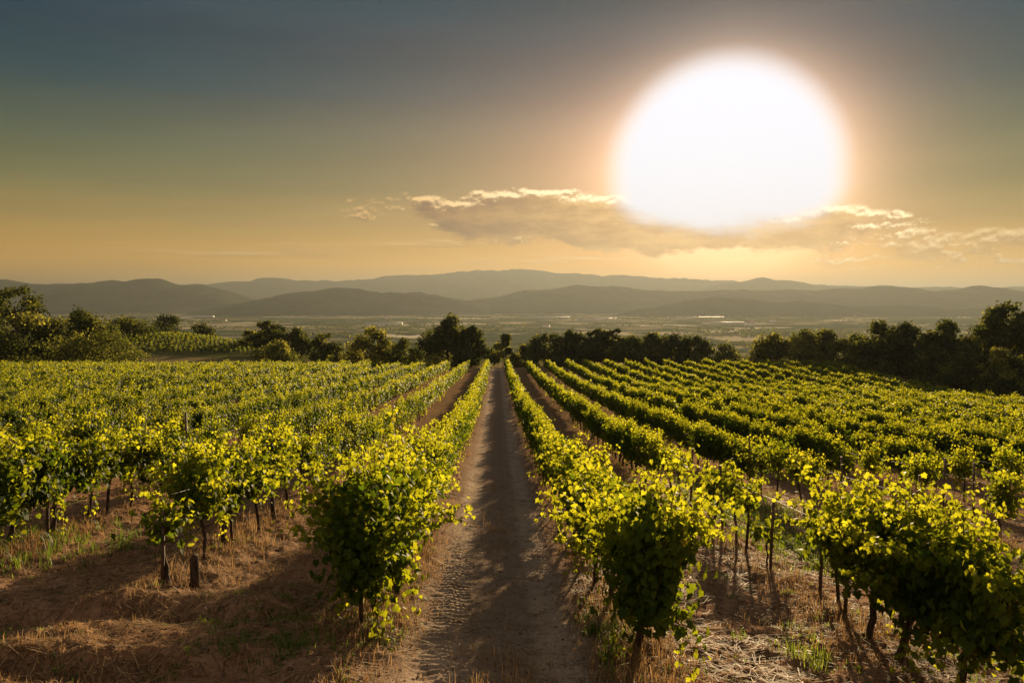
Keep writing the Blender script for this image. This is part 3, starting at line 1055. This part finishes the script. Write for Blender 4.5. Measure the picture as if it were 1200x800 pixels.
# ------------------------------------------------------------------ trees and bushes
def gen_tree(rng, h, w, kind, leaf=0.26, dens=1.0):
    """trunk with limbs; crown of leaf faces in uneven clumps"""
    parts = []
    low = {'oak': 0.08, 'pine': 0.12, 'bush': 0.0, 'cypress': 0.02, 'poplar': 0.06}[kind]
    cen, rad = [], []
    nl = {'oak': 26, 'pine': 30, 'bush': 26, 'cypress': 16, 'poplar': 16}[kind]
    for i in range(nl):
        f = (i + rng.uniform()) / nl
        z = h * (low + (0.92 - low) * f)
        if kind == 'oak': env = math.sin(math.pi * (0.26 + 0.68 * f)) ** 0.7
        elif kind == 'pine': env = 0.45 + 0.55 * math.sin(math.pi * min(1, 0.3 + 0.72 * f))
        elif kind == 'bush': env = math.cos(0.5 * math.pi * f) ** 0.55
        elif kind == 'cypress': env = (1 - f) ** 0.6
        else: env = math.sin(math.pi * (0.15 + 0.75 * f)) ** 0.8
        a = rng.uniform(0, 2 * math.pi)
        rr = w / 2 * env * rng.uniform(0.25, 0.85)
        cen.append((math.cos(a) * rr, math.sin(a) * rr, z))
        rad.append(max(0.12 * w, w / 2 * env * rng.uniform(0.26, 0.5)) * (0.8 if kind == 'pine' else 1))
    cen, rad = np.array(cen), np.array(rad)
    # trunk and limbs
    th = h * (0.7 if kind != 'bush' else 0.4)
    zz = np.linspace(-0.3, th, 7)
    wob = np.cumsum(rng.normal(0, 0.012 * h, (7, 2)), 0); wob -= wob[0]
    tp = np.column_stack([wob, zz])
    r0 = 0.028 * h * (0.7 if kind in ('bush', 'cypress') else 1)
    parts.append(tube(tp, r0 * np.linspace(1.2, 0.3, 7), 7))
    for k in rng.choice(nl, min(nl, 9), replace=False):
        c = cen[k]
        zb = max(0.1 * h, min(th * 0.95, c[2] * 0.65))
        b = np.array([np.interp(zb, zz, tp[:, 0]), np.interp(zb, zz, tp[:, 1]), zb])
        mid = (b + c) / 2 + np.array([0, 0, 0.05 * h])
        parts.append(tube([b, mid, c], [r0 * 0.42, r0 * 0.28, r0 * 0.1], 5, cap=False))
    # leaves
    n = int(dens * 1500 * w * h / 12)
    n = min(max(n, 1400), 9000)
    k = rng.choice(nl, n, p=rad ** 2 / np.sum(rad ** 2))
    dirs = unit(rng.normal(0, 1, (n, 3)))
    q = rng.uniform(0, 1, (n, 1)) ** 0.45
    lump = 1 + 0.35 * np.sin(dirs[:, :1] * 5 + k[:, None]) * np.sin(dirs[:, 2:] * 4 + 2 * k[:, None])
    stray = np.where(rng.uniform(0, 1, (n, 1)) < 0.08, rng.uniform(1.0, 1.5, (n, 1)), 1.0)
    fl = np.array([1, 1, 0.75 if kind != 'pine' else 0.5])
    C = cen[k] + dirs * rad[k][:, None] * q * lump * stray * fl
    C[:, 2] = np.maximum(C[:, 2], 0.05)
    N = dirs + rng.normal(0, 0.6, (n, 3)) + UP * 0.3
    T = rng.normal(0, 1, (n, 3)) - UP * 0.3
    s = leaf * rng.uniform(0.6, 1.3, n)
    ti = np.clip(0.42 + 0.16 * rng.normal(0, 1, nl)[k] + rng.normal(0, 0.12, n), 0, 1)
    return merge(parts), (C, N, T, s, ti)


TREES = [  # px centre, px top, px width, distance, kind, label, category, tint shift
    (24, 331, 92, 112, 'pine', 'tall dark spreading tree at the far left edge', 'tree', -0.1),
    (-30, 350, 90, 118, 'oak', 'dark tree cut by the left edge behind the tall spreading tree', 'tree', -0.1),
    (60, 374, 60, 120, 'oak', 'olive-brown tree under the right side of the tall far left tree', 'tree', 0.1),
    (96, 362, 62, 124, 'oak', 'dark rounded tree behind the dome-shaped bush at the left', 'tree', 0.0),
    (14, 392, 80, 108, 'bush', 'dark bush at the foot of the tall far left tree', 'bush', -0.1),
    (109, 389, 84, 108, 'bush', 'dome-shaped dark green bush at the far left corner of the vineyard', 'bush', 0.0),
    (150, 374, 60, 150, 'oak', 'dark tree left of the small hillside plot of vines', 'tree', -0.1),
    (150, 402, 30, 128, 'bush', 'small pale bush between the dome-shaped bush and the hillside plot', 'bush', 0.2),
    (196, 366, 42, 186, 'oak', 'dark tree behind the crest of the hillside plot of vines', 'tree', -0.15),
    (235, 378, 36, 186, 'oak', 'small dark twin-topped tree behind the right side of the hillside plot', 'tree', -0.15),
    (292, 386, 22, 150, 'poplar', 'slim small tree right of the hillside plot of vines', 'tree', 0.05),
    (318, 374, 44, 140, 'pine', 'dark pointed tree between the hillside plot and the round tree', 'tree', -0.1),
    (348, 383, 32, 140, 'oak', 'dark tree just right of the pointed tree beside the hillside plot', 'tree', -0.05),
    (325, 399, 44, 122, 'bush', 'low wide olive bush below the pointed tree', 'bush', 0.05),
    (378, 389, 30, 122, 'oak', 'small round dark tree left of the pale tree', 'tree', -0.05),
    (397, 405, 20, 120, 'bush', 'tiny dark bush right of the small round tree', 'bush', 0.0),
    (437, 383, 42, 112, 'oak', 'pale yellow-green tree left of the large dark tree', 'tree', 0.35),
    (475, 396, 42, 110, 'bush', 'dark rounded bush between the pale tree and large dark tree', 'bush', -0.05),
    (411, 408, 26, 112, 'bush', 'low bush at the foot of the pale yellow-green tree', 'bush', 0.1),
    (523, 368, 54, 108, 'oak', 'large dark tree at the vineyard end left of the track', 'tree', -0.12),
    (552, 380, 34, 110, 'oak', 'dark tree leaning on the right of the large dark tree', 'tree', -0.1),
    (592, 390, 30, 108, 'cypress', 'pointed evergreen at the far end of the dirt track', 'tree', 0.0),
    (614, 403, 26, 108, 'bush', 'low bush beside the pointed evergreen at the track end', 'bush', 0.05),
    (643, 390, 34, 110, 'oak', 'leftmost tree of the dark belt right of the track end', 'tree', 0.0),
    (672, 386, 34, 112, 'oak', 'second tree from the left in the dark belt right of the track', 'tree', -0.1),
    (697, 384, 32, 114, 'pine', 'feathery dark tree in the left half of the tree belt', 'tree', -0.1),
    (715, 383, 28, 112, 'pine', 'highest tree of the dark belt right of the track end', 'tree', -0.1),
    (738, 393, 32, 112, 'oak', 'low tree in the dip of the dark tree belt', 'tree', -0.1),
    (762, 389, 30, 114, 'oak', 'dark tree right of the dip in the tree belt', 'tree', -0.1),
    (788, 391, 32, 114, 'oak', 'second tree from the right in the dark tree belt', 'tree', -0.1),
    (813, 393, 30, 112, 'oak', 'rightmost tree of the dark belt before the small gap', 'tree', -0.05),
    (851, 403, 40, 108, 'bush', 'low dark bush alone in the gap of the tree line', 'bush', -0.05),
    (900, 391, 46, 106, 'oak', 'left olive-green tree of the group right of the gap', 'tree', 0.1),
    (940, 386, 46, 104, 'oak', 'middle olive-green tree of the group right of the gap', 'tree', 0.12),
    (968, 385, 40, 104, 'oak', 'right olive-green tree of the group right of the gap', 'tree', 0.1),
    (1000, 390, 44, 98, 'oak', 'dim tree left of the large dark trees at right', 'tree', 0.0),
    (1036, 376, 62, 92, 'oak', 'left one of the large dark trees by the right field edge', 'tree', -0.1),
    (1072, 377, 56, 90, 'oak', 'middle one of the large dark trees by the right field edge', 'tree', -0.12),
    (1106, 373, 60, 86, 'oak', 'right one of the large dark trees by the right field edge', 'tree', -0.12),
    (1172, 352, 66, 84, 'oak', 'tall airy tree near the right edge of the photo', 'tree', -0.05),
    (1225, 350, 90, 80, 'oak', 'dark tree cut by the right edge of the photo', 'tree', -0.1),
    (1135, 402, 60, 78, 'bush', 'dark bush below the large dark trees at right', 'bush', -0.1),
    (1172, 404, 44, 74, 'bush', 'greyish bush at the right field edge', 'bush', 0.25),
    (1192, 416, 60, 70, 'bush', 'dark bush at the right edge beside the last vines', 'bush', -0.1),
    (1095, 406, 60, 84, 'bush', 'dark low bush under the large trees at right', 'bush', -0.15),
    (1050, 404, 56, 92, 'bush', 'dark low bush under the left large tree at right', 'bush', -0.15),
    (1240, 420, 70, 66, 'bush', 'dark bush beyond the right edge beside the last row', 'bush', -0.1),
]
for px, top, wpx, d, kind, lab, cat, sh in TREES:
    x = at(px, d)
    zg = float(ground_z(x, d))
    h = max(1.2, z_at(px, top, d) - zg)
    w = wpx / F * d * (1.75 if 640 < px < 830 else 1.35)
    tr, L = gen_tree(rng, h, w, kind, leaf=0.34 if cat == 'tree' else 0.27)
    L = (*L[:4], np.clip(L[4] + sh + 0.06, 0, 1))
    root = empty('tree' if cat == 'tree' else 'bush', (x, d, zg))
    tag(root, lab, cat, 'trees and bushes behind the vineyard')
    link('trunk', mesh('tree_trunk', *tr, smooth=True), M['tbark'], root)
    V, f, ti = leaves_mesh(L, 'low')
    link('crown', mesh('tree_crown', V, f, ti), M['tree_leaf'], root)


# ------------------------------------------------------------------ the valley: woods, hedges, farm buildings
def woods():
    Cs, Ns, Tsx, ss, tt = [], [], [], [], []
    n = 0
    while n < 5200:
        d = 700 * math.exp(rng.uniform(0, 1.75))
        a = rng.uniform(-0.72, 0.72)
        x, y = d * math.tan(a), d
        m = float(fbm(np.array([x / 330.0 + y / 1300]), np.array([y / 130.0]), 3)[0])
        if m < 0.07: continue
        z = float(land(x, y))
        hh = rng.uniform(3.5, 7.5)
        k = 9
        e = unit(rng.normal(0, 1, (k, 3)))
        Cs.append(np.array([x, y, z + hh * 0.5]) + e * np.array([hh * 0.8, hh * 0.8, hh * 0.45]) * rng.uniform(0.5, 1, (k, 1)))
        Ns.append(e + rng.normal(0, 0.4, (k, 3))); Tsx.append(rng.normal(0, 1, (k, 3)))
        ss.append(hh * rng.uniform(0.4, 0.8, k)); tt.append(np.clip(rng.normal(0.35, 0.15, k), 0, 1))
        n += 1
    L = tuple(np.concatenate(q) for q in (Cs, Ns, Tsx, ss, tt))
    V, f, ti = leaves_mesh(L, 'low')
    tag(link('valley_woods', mesh('valley_woods', V, f, ti), M['tree_leaf']), 'hazy hedges and woods scattered over the valley plain', 'woods', kind='stuff')


woods()


def box(x0, x1, y0, y1, z0, z1):
    V = np.array([(x, y, z) for z in (z0, z1) for y in (y0, y1) for x in (x0, x1)], float)
    return V, [np.array([(0, 2, 3, 1), (4, 5, 7, 6), (0, 1, 5, 4), (2, 6, 7, 3), (0, 4, 6, 2), (1, 3, 7, 5)])]


def farm(px, d, L, W, H, rz, lab):
    x = at(px, d)
    root = empty('farm_building', (x, d, float(land(x, d)) - 1))
    root.rotation_euler = (0, 0, rz)
    tag(root, lab, 'farm building', 'pale farm buildings in the valley')
    V, f = box(-L / 2, L / 2, -W / 2, W / 2, 0, H + 1)
    V2 = np.array([(-L / 2, -W / 2, H + 1), (-L / 2, W / 2, H + 1), (-L / 2, 0, H + 1 + W * 0.28), (L / 2, -W / 2, H + 1), (L / 2, W / 2, H + 1), (L / 2, 0, H + 1 + W * 0.28)])
    V, f = merge([(V, f), (V2, [np.array([(0, 2, 1), (3, 4, 5)])])])
    link('wall', mesh('farm_wall', V, f), M['white'], root)
    e = 0.6
    zz, zt = H + 1.15 - 0.56 * e, H + 1.2 + W * 0.28
    P = [(-L / 2 - e, -W / 2 - e, zz), (L / 2 + e, -W / 2 - e, zz), (L / 2 + e, 0, zt), (-L / 2 - e, 0, zt), (-L / 2 - e, W / 2 + e, zz), (L / 2 + e, W / 2 + e, zz)]
    P = np.array(P + [(a, b, c + 0.3) for a, b, c in P])
    q = np.array([(0, 3, 2, 1), (3, 4, 5, 2), (6, 7, 8, 9), (9, 8, 11, 10), (0, 1, 7, 6), (4, 10, 11, 5), (0, 6, 9, 3), (3, 9, 10, 4), (1, 2, 8, 7), (2, 5, 11, 8)])
    link('roof', mesh('farm_roof', P, [q]), M['rooft'], root)


farm(878, 2000, 18, 13, 9, 0.2, 'white farm building standing alone below the sun in the valley')
farm(826, 2150, 22, 9, 6, -0.3, 'long low pale farm building left of the white one in the valley')
farm(905, 2300, 18, 9, 6, 0.5, 'small pale farm building right of the white one in the valley')
farm(690, 2550, 24, 10, 6, 0.1, 'pale farm building in the valley above the dark tree belt')
farm(640, 1900, 16, 11, 6, -0.4, 'small pale farm building in the valley above the track end')
farm(455, 2750, 22, 10, 6, 0.3, 'pale farm building in the valley above the pale tree')
farm(262, 2400, 18, 12, 6, -0.2, 'pale farm building in the valley right of the hillside plot')


def greenhouse(px, d, L, W, rz, lab):
    x = at(px, d)
    V, fs = [], []
    n = 9
    a = np.linspace(0, math.pi, n)
    pr = np.column_stack([np.cos(a) * W / 2, np.sin(a) * W * 0.33])
    for sx in (-L / 2, L / 2): V += [(sx, p[0], p[1]) for p in pr]
    q = np.array([(i, i + 1, n + i + 1, n + i) for i in range(n - 1)])
    ends = np.array([list(range(n))[::-1], [n + i for i in range(n)]])
    o = link('greenhouse', mesh('greenhouse', np.array(V), [q, ends]), M['film'], loc=(x, d, float(land(x, d))))
    o.rotation_euler = (0, 0, rz)
    tag(o, lab, 'greenhouse', 'plastic greenhouses in the valley')


greenhouse(232, 3000, 120, 15, 0.05, 'pale greenhouse below the hill at the left')
greenhouse(640, 2850, 170, 16, -0.03, 'long pale greenhouse below the middle hills')
greenhouse(700, 2650, 130, 15, 0.04, 'pale greenhouse right of the long one below the middle hills')
greenhouse(815, 2800, 200, 17, 0.02, 'longest pale greenhouse strip under the sun')
greenhouse(848, 2200, 110, 15, -0.05, 'pale greenhouse strip below the longest one under the sun')
greenhouse(450, 2150, 100, 15, 0.03, 'pale greenhouse strip above the pale tree')
greenhouse(1096, 3200, 110, 17, 0.0, 'pale greenhouse strip far right above the large dark trees')


# ------------------------------------------------------------------ grass, straw and clods on the near ground
def blades(P, h, lean, width, rng, tint):
    """one bent blade per point: two quads"""
    n = len(P)
    a = rng.uniform(0, 2 * math.pi, n)
    d = np.stack([np.cos(a), np.sin(a), np.zeros(n)], 1)
    s = np.stack([-np.sin(a), np.cos(a), np.zeros(n)], 1) * (width * rng.uniform(0.6, 1.2, n))[:, None]
    b = P
    m = P + d * (h * lean * 0.35)[:, None] + UP * (h * 0.6)[:, None]
    t = P + d * (h * lean)[:, None] + UP * (h * (1 - 0.35 * lean))[:, None]
    V = np.stack([b - s, b + s, m + s * 0.8, m - s * 0.8, t], 1)
    i = np.arange(n)[:, None] * 5
    q = i + np.array([[0, 1, 2, 3]])
    tr = i + np.array([[3, 2, 4]])
    return V.reshape(-1, 3), [q, tr], np.repeat(tint, 5)


def tufts(centres, per, spread, h, lean, width, rng, base_t, dt):
    n = len(centres) * per
    c = np.repeat(centres, per, 0)
    xy = c[:, :2] + rng.normal(0, 1, (n, 2)) * np.repeat(spread, per)[:, None]
    z = land(xy[:, 0], xy[:, 1]) - 0.01
    hh = np.repeat(h, per) * rng.uniform(0.4, 1.15, n)
    le = np.clip(rng.normal(lean, 0.3, n), 0.05, 1.4)
    ti = np.clip(np.repeat(base_t, per) + rng.normal(0, dt, n), 0, 1)
    return blades(np.column_stack([xy, z]), hh, le, width, rng, ti)


def scatter(n, y0, y1, wide=0.62):
    """points denser near the camera, over the width the picture covers"""
    y = y0 * (y1 / y0) ** rng.uniform(0, 1, n)
    x = rng.uniform(-wide, wide, n) * (y + 2) + 0.018 * y
    return x, y


def row_dist(x): return np.abs(((x / ROW) % 1.0) - 0.5) * ROW


# dry grass strips under the vines and along the track
x, y = scatter(90000, 4.5, 45)
u = row_dist(x)
patch = fbm(x * 0.8 + 3, y * 0.5, 3)
p = np.exp(-(u / 0.33) ** 2) * np.clip(0.45 + 2.2 * patch, 0.03, 1)
p += 0.10 * np.clip(patch * 3, 0, 1) * (np.abs(x) > 1) + 0.16 * np.clip(patch * 5, 0, 1) * (np.abs(x) < 0.2)
p *= np.where((x < -2) & (y < 8.0), 0.6, 1)
k = rng.uniform(0, 1, len(x)) < p
x, y = x[k], y[k]
n = len(x)
sz = np.where(rng.uniform(0, 1, n) < 0.15, rng.uniform(0.14, 0.28, n), rng.uniform(0.04, 0.12, n)) * np.where((x < -1.8) & (y < 8.2), 0.5, 1)
V, f, ti = tufts(np.column_stack([x, y]), 11, np.full(n, 0.07) + y * 0.002, sz, 0.55, 0.0035 + 0.0, rng, np.clip(rng.normal(0.5, 0.2, n), 0, 1), 0.15)
tag(link('dry_grass', mesh('dry_grass', V, f, ti), M['dry']), 'straw-coloured dry grass growing along the foot of the vine rows', 'dry grass', kind='stuff')
print('dry blades', len(V) // 5)

# green weeds: patch right of the sparse vines, tufts at the left and specks elsewhere
cx, cy2, sp, hh, tb = [], [], [], [], []


def weed(n, x0, y0, sx, sy, h, t):
    cx.append(rng.normal(x0, sx, n)); cy2.append(rng.normal(y0, sy, n))
    sp.append(np.full(n, 0.05)); hh.append(h * rng.uniform(0.5, 1.2, n)); tb.append(np.full(n, t))


weed(420, 4.8, 15.5, 0.5, 2.0, 0.16, 0.6)
weed(200, 4.7, 12.2, 0.4, 0.8, 0.14, 0.55)
weed(60, -5.6, 10.2, 0.5, 0.7, 0.22, 0.35)
weed(36, -6.6, 9.6, 0.5, 0.5, 0.28, 0.3)
weed(60, -2.2, 7.6, 0.25, 0.3, 0.08, 0.6)
weed(50, -1.9, 6.7, 0.3, 0.25, 0.09, 0.5)
weed(26, -1.15, 6.9, 0.2, 0.3, 0.12, 0.6)
weed(18, 3.0, 7.7, 0.25, 0.4, 0.09, 0.5)
weed(16, 2.75, 6.8, 0.12, 0.2, 0.14, 0.65)
weed(40, 1.0, 7.3, 0.12, 0.6, 0.16, 0.3)
weed(30, 4.3, 6.6, 0.3, 0.5, 0.14, 0.5)
weed(60, 7.2, 11.5, 0.6, 1.0, 0.14, 0.5)
xx, yy = scatter(500, 5, 26)
cx.append(xx); cy2.append(yy); sp.append(np.full(500, 0.05)); hh.append(rng.uniform(0.04, 0.10, 500)); tb.append(np.full(500, 0.45))
cx, cy2, sp, hh, tb = (np.concatenate(q) for q in (cx, cy2, sp, hh, tb))
k = np.abs(cx) > 0.8
cx, cy2, sp, hh, tb = cx[k], cy2[k], sp[k], hh[k], tb[k]
V, f, ti = tufts(np.column_stack([cx, cy2]), 16, sp, hh, 0.5, 0.006, rng, tb, 0.15)
tag(link('green_weeds', mesh('green_weeds', V, f, ti), M['grass']), 'green weeds and grass tufts on the soil between the vine rows', 'weeds', kind='stuff')

# loose straw and prunings lying on the soil
x, y = scatter(110000, 4.6, 20)
dens = np.clip(0.45 + 2.4 * fbm(x * 1.3, y * 1.3 + 8, 3), 0.05, 1) * np.where(np.abs(x) < 0.85, 0.16, 1)
k = rng.uniform(0, 1, len(x)) < dens
x, y = x[k], y[k]
n = len(x)
a = rng.uniform(0, 2 * math.pi, n)
ln = rng.uniform(0.03, 0.13, n)
wd = rng.uniform(0.0015, 0.005, n)
dx, dy = np.cos(a) * ln, np.sin(a) * ln
sx, sy = -np.sin(a) * wd, np.cos(a) * wd
z0 = land(x - dx, y - dy) + rng.uniform(0.002, 0.02, n)
z1 = land(x + dx, y + dy) + rng.uniform(0.002, 0.035, n)
V = np.stack([np.stack([x - dx - sx, y - dy - sy, z0], 1), np.stack([x - dx + sx, y - dy + sy, z0], 1), np.stack([x + dx + sx, y + dy + sy, z1], 1), np.stack([x + dx - sx, y + dy - sy, z1], 1)], 1).reshape(-1, 3)
q = np.arange(n)[:, None] * 4 + np.arange(4)[None]
tag(link('straw_litter', mesh('straw_litter', V, [q], np.repeat(np.clip(rng.normal(0.5, 0.28, n), 0, 1), 4)), M['dry']), 'loose straw and prunings littering the bare soil', 'straw', kind='stuff')

# clods and stones
ph = (1 + 5 ** 0.5) / 2
IV = unit(np.array([(-1, ph, 0), (1, ph, 0), (-1, -ph, 0), (1, -ph, 0), (0, -1, ph), (0, 1, ph), (0, -1, -ph), (0, 1, -ph), (ph, 0, -1), (ph, 0, 1), (-ph, 0, -1), (-ph, 0, 1)], float))
IF = np.array([(0, 11, 5), (0, 5, 1), (0, 1, 7), (0, 7, 10), (0, 10, 11), (1, 5, 9), (5, 11, 4), (11, 10, 2), (10, 7, 6), (7, 1, 8), (3, 9, 4), (3, 4, 2), (3, 2, 6), (3, 6, 8), (3, 8, 9), (4, 9, 5), (2, 4, 11), (6, 2, 10), (8, 6, 7), (9, 8, 1)])
x, y = scatter(15000, 4.6, 20)
n = len(x)
r = 0.005 + 0.022 * rng.uniform(0, 1, n) ** 4 * np.where(np.abs(x) < 0.9, 0.6, 1.2)
P = IV[None] * (1 + rng.uniform(-0.35, 0.3, (n, 12, 1))) * r[:, None, None] * np.array([1, 1, 0.7])
P = P + np.stack([x, y, land(x, y) + r * 0.25], 1)[:, None]
f = (np.arange(n)[:, None, None] * 12 + IF[None]).reshape(-1, 3)
tag(link('soil_clods', mesh('soil_clods', P.reshape(-1, 3), [f]), M['stone']), 'small stones and clods scattered over the soil and track', 'clods', kind='stuff')

# ------------------------------------------------------------------ haze in the valley air
V, f = box(-21500, 21500, -640, 23500, -120, 315)
m, t, out = new_mat('haze')
pv = t.nodes.new('ShaderNodeVolumePrincipled')
pv.inputs['Color'].default_value = (0.118, 0.130, 0.136, 1)
pv.inputs['Density'].default_value = 0.000145
pv.inputs['Anisotropy'].default_value = 0.46
t.links.new(pv.outputs[0], out.inputs['Volume'])
hz = link('haze', mesh('haze', V, f), m)
tag(hz, 'warm evening haze filling the valley air', 'haze', kind='stuff')
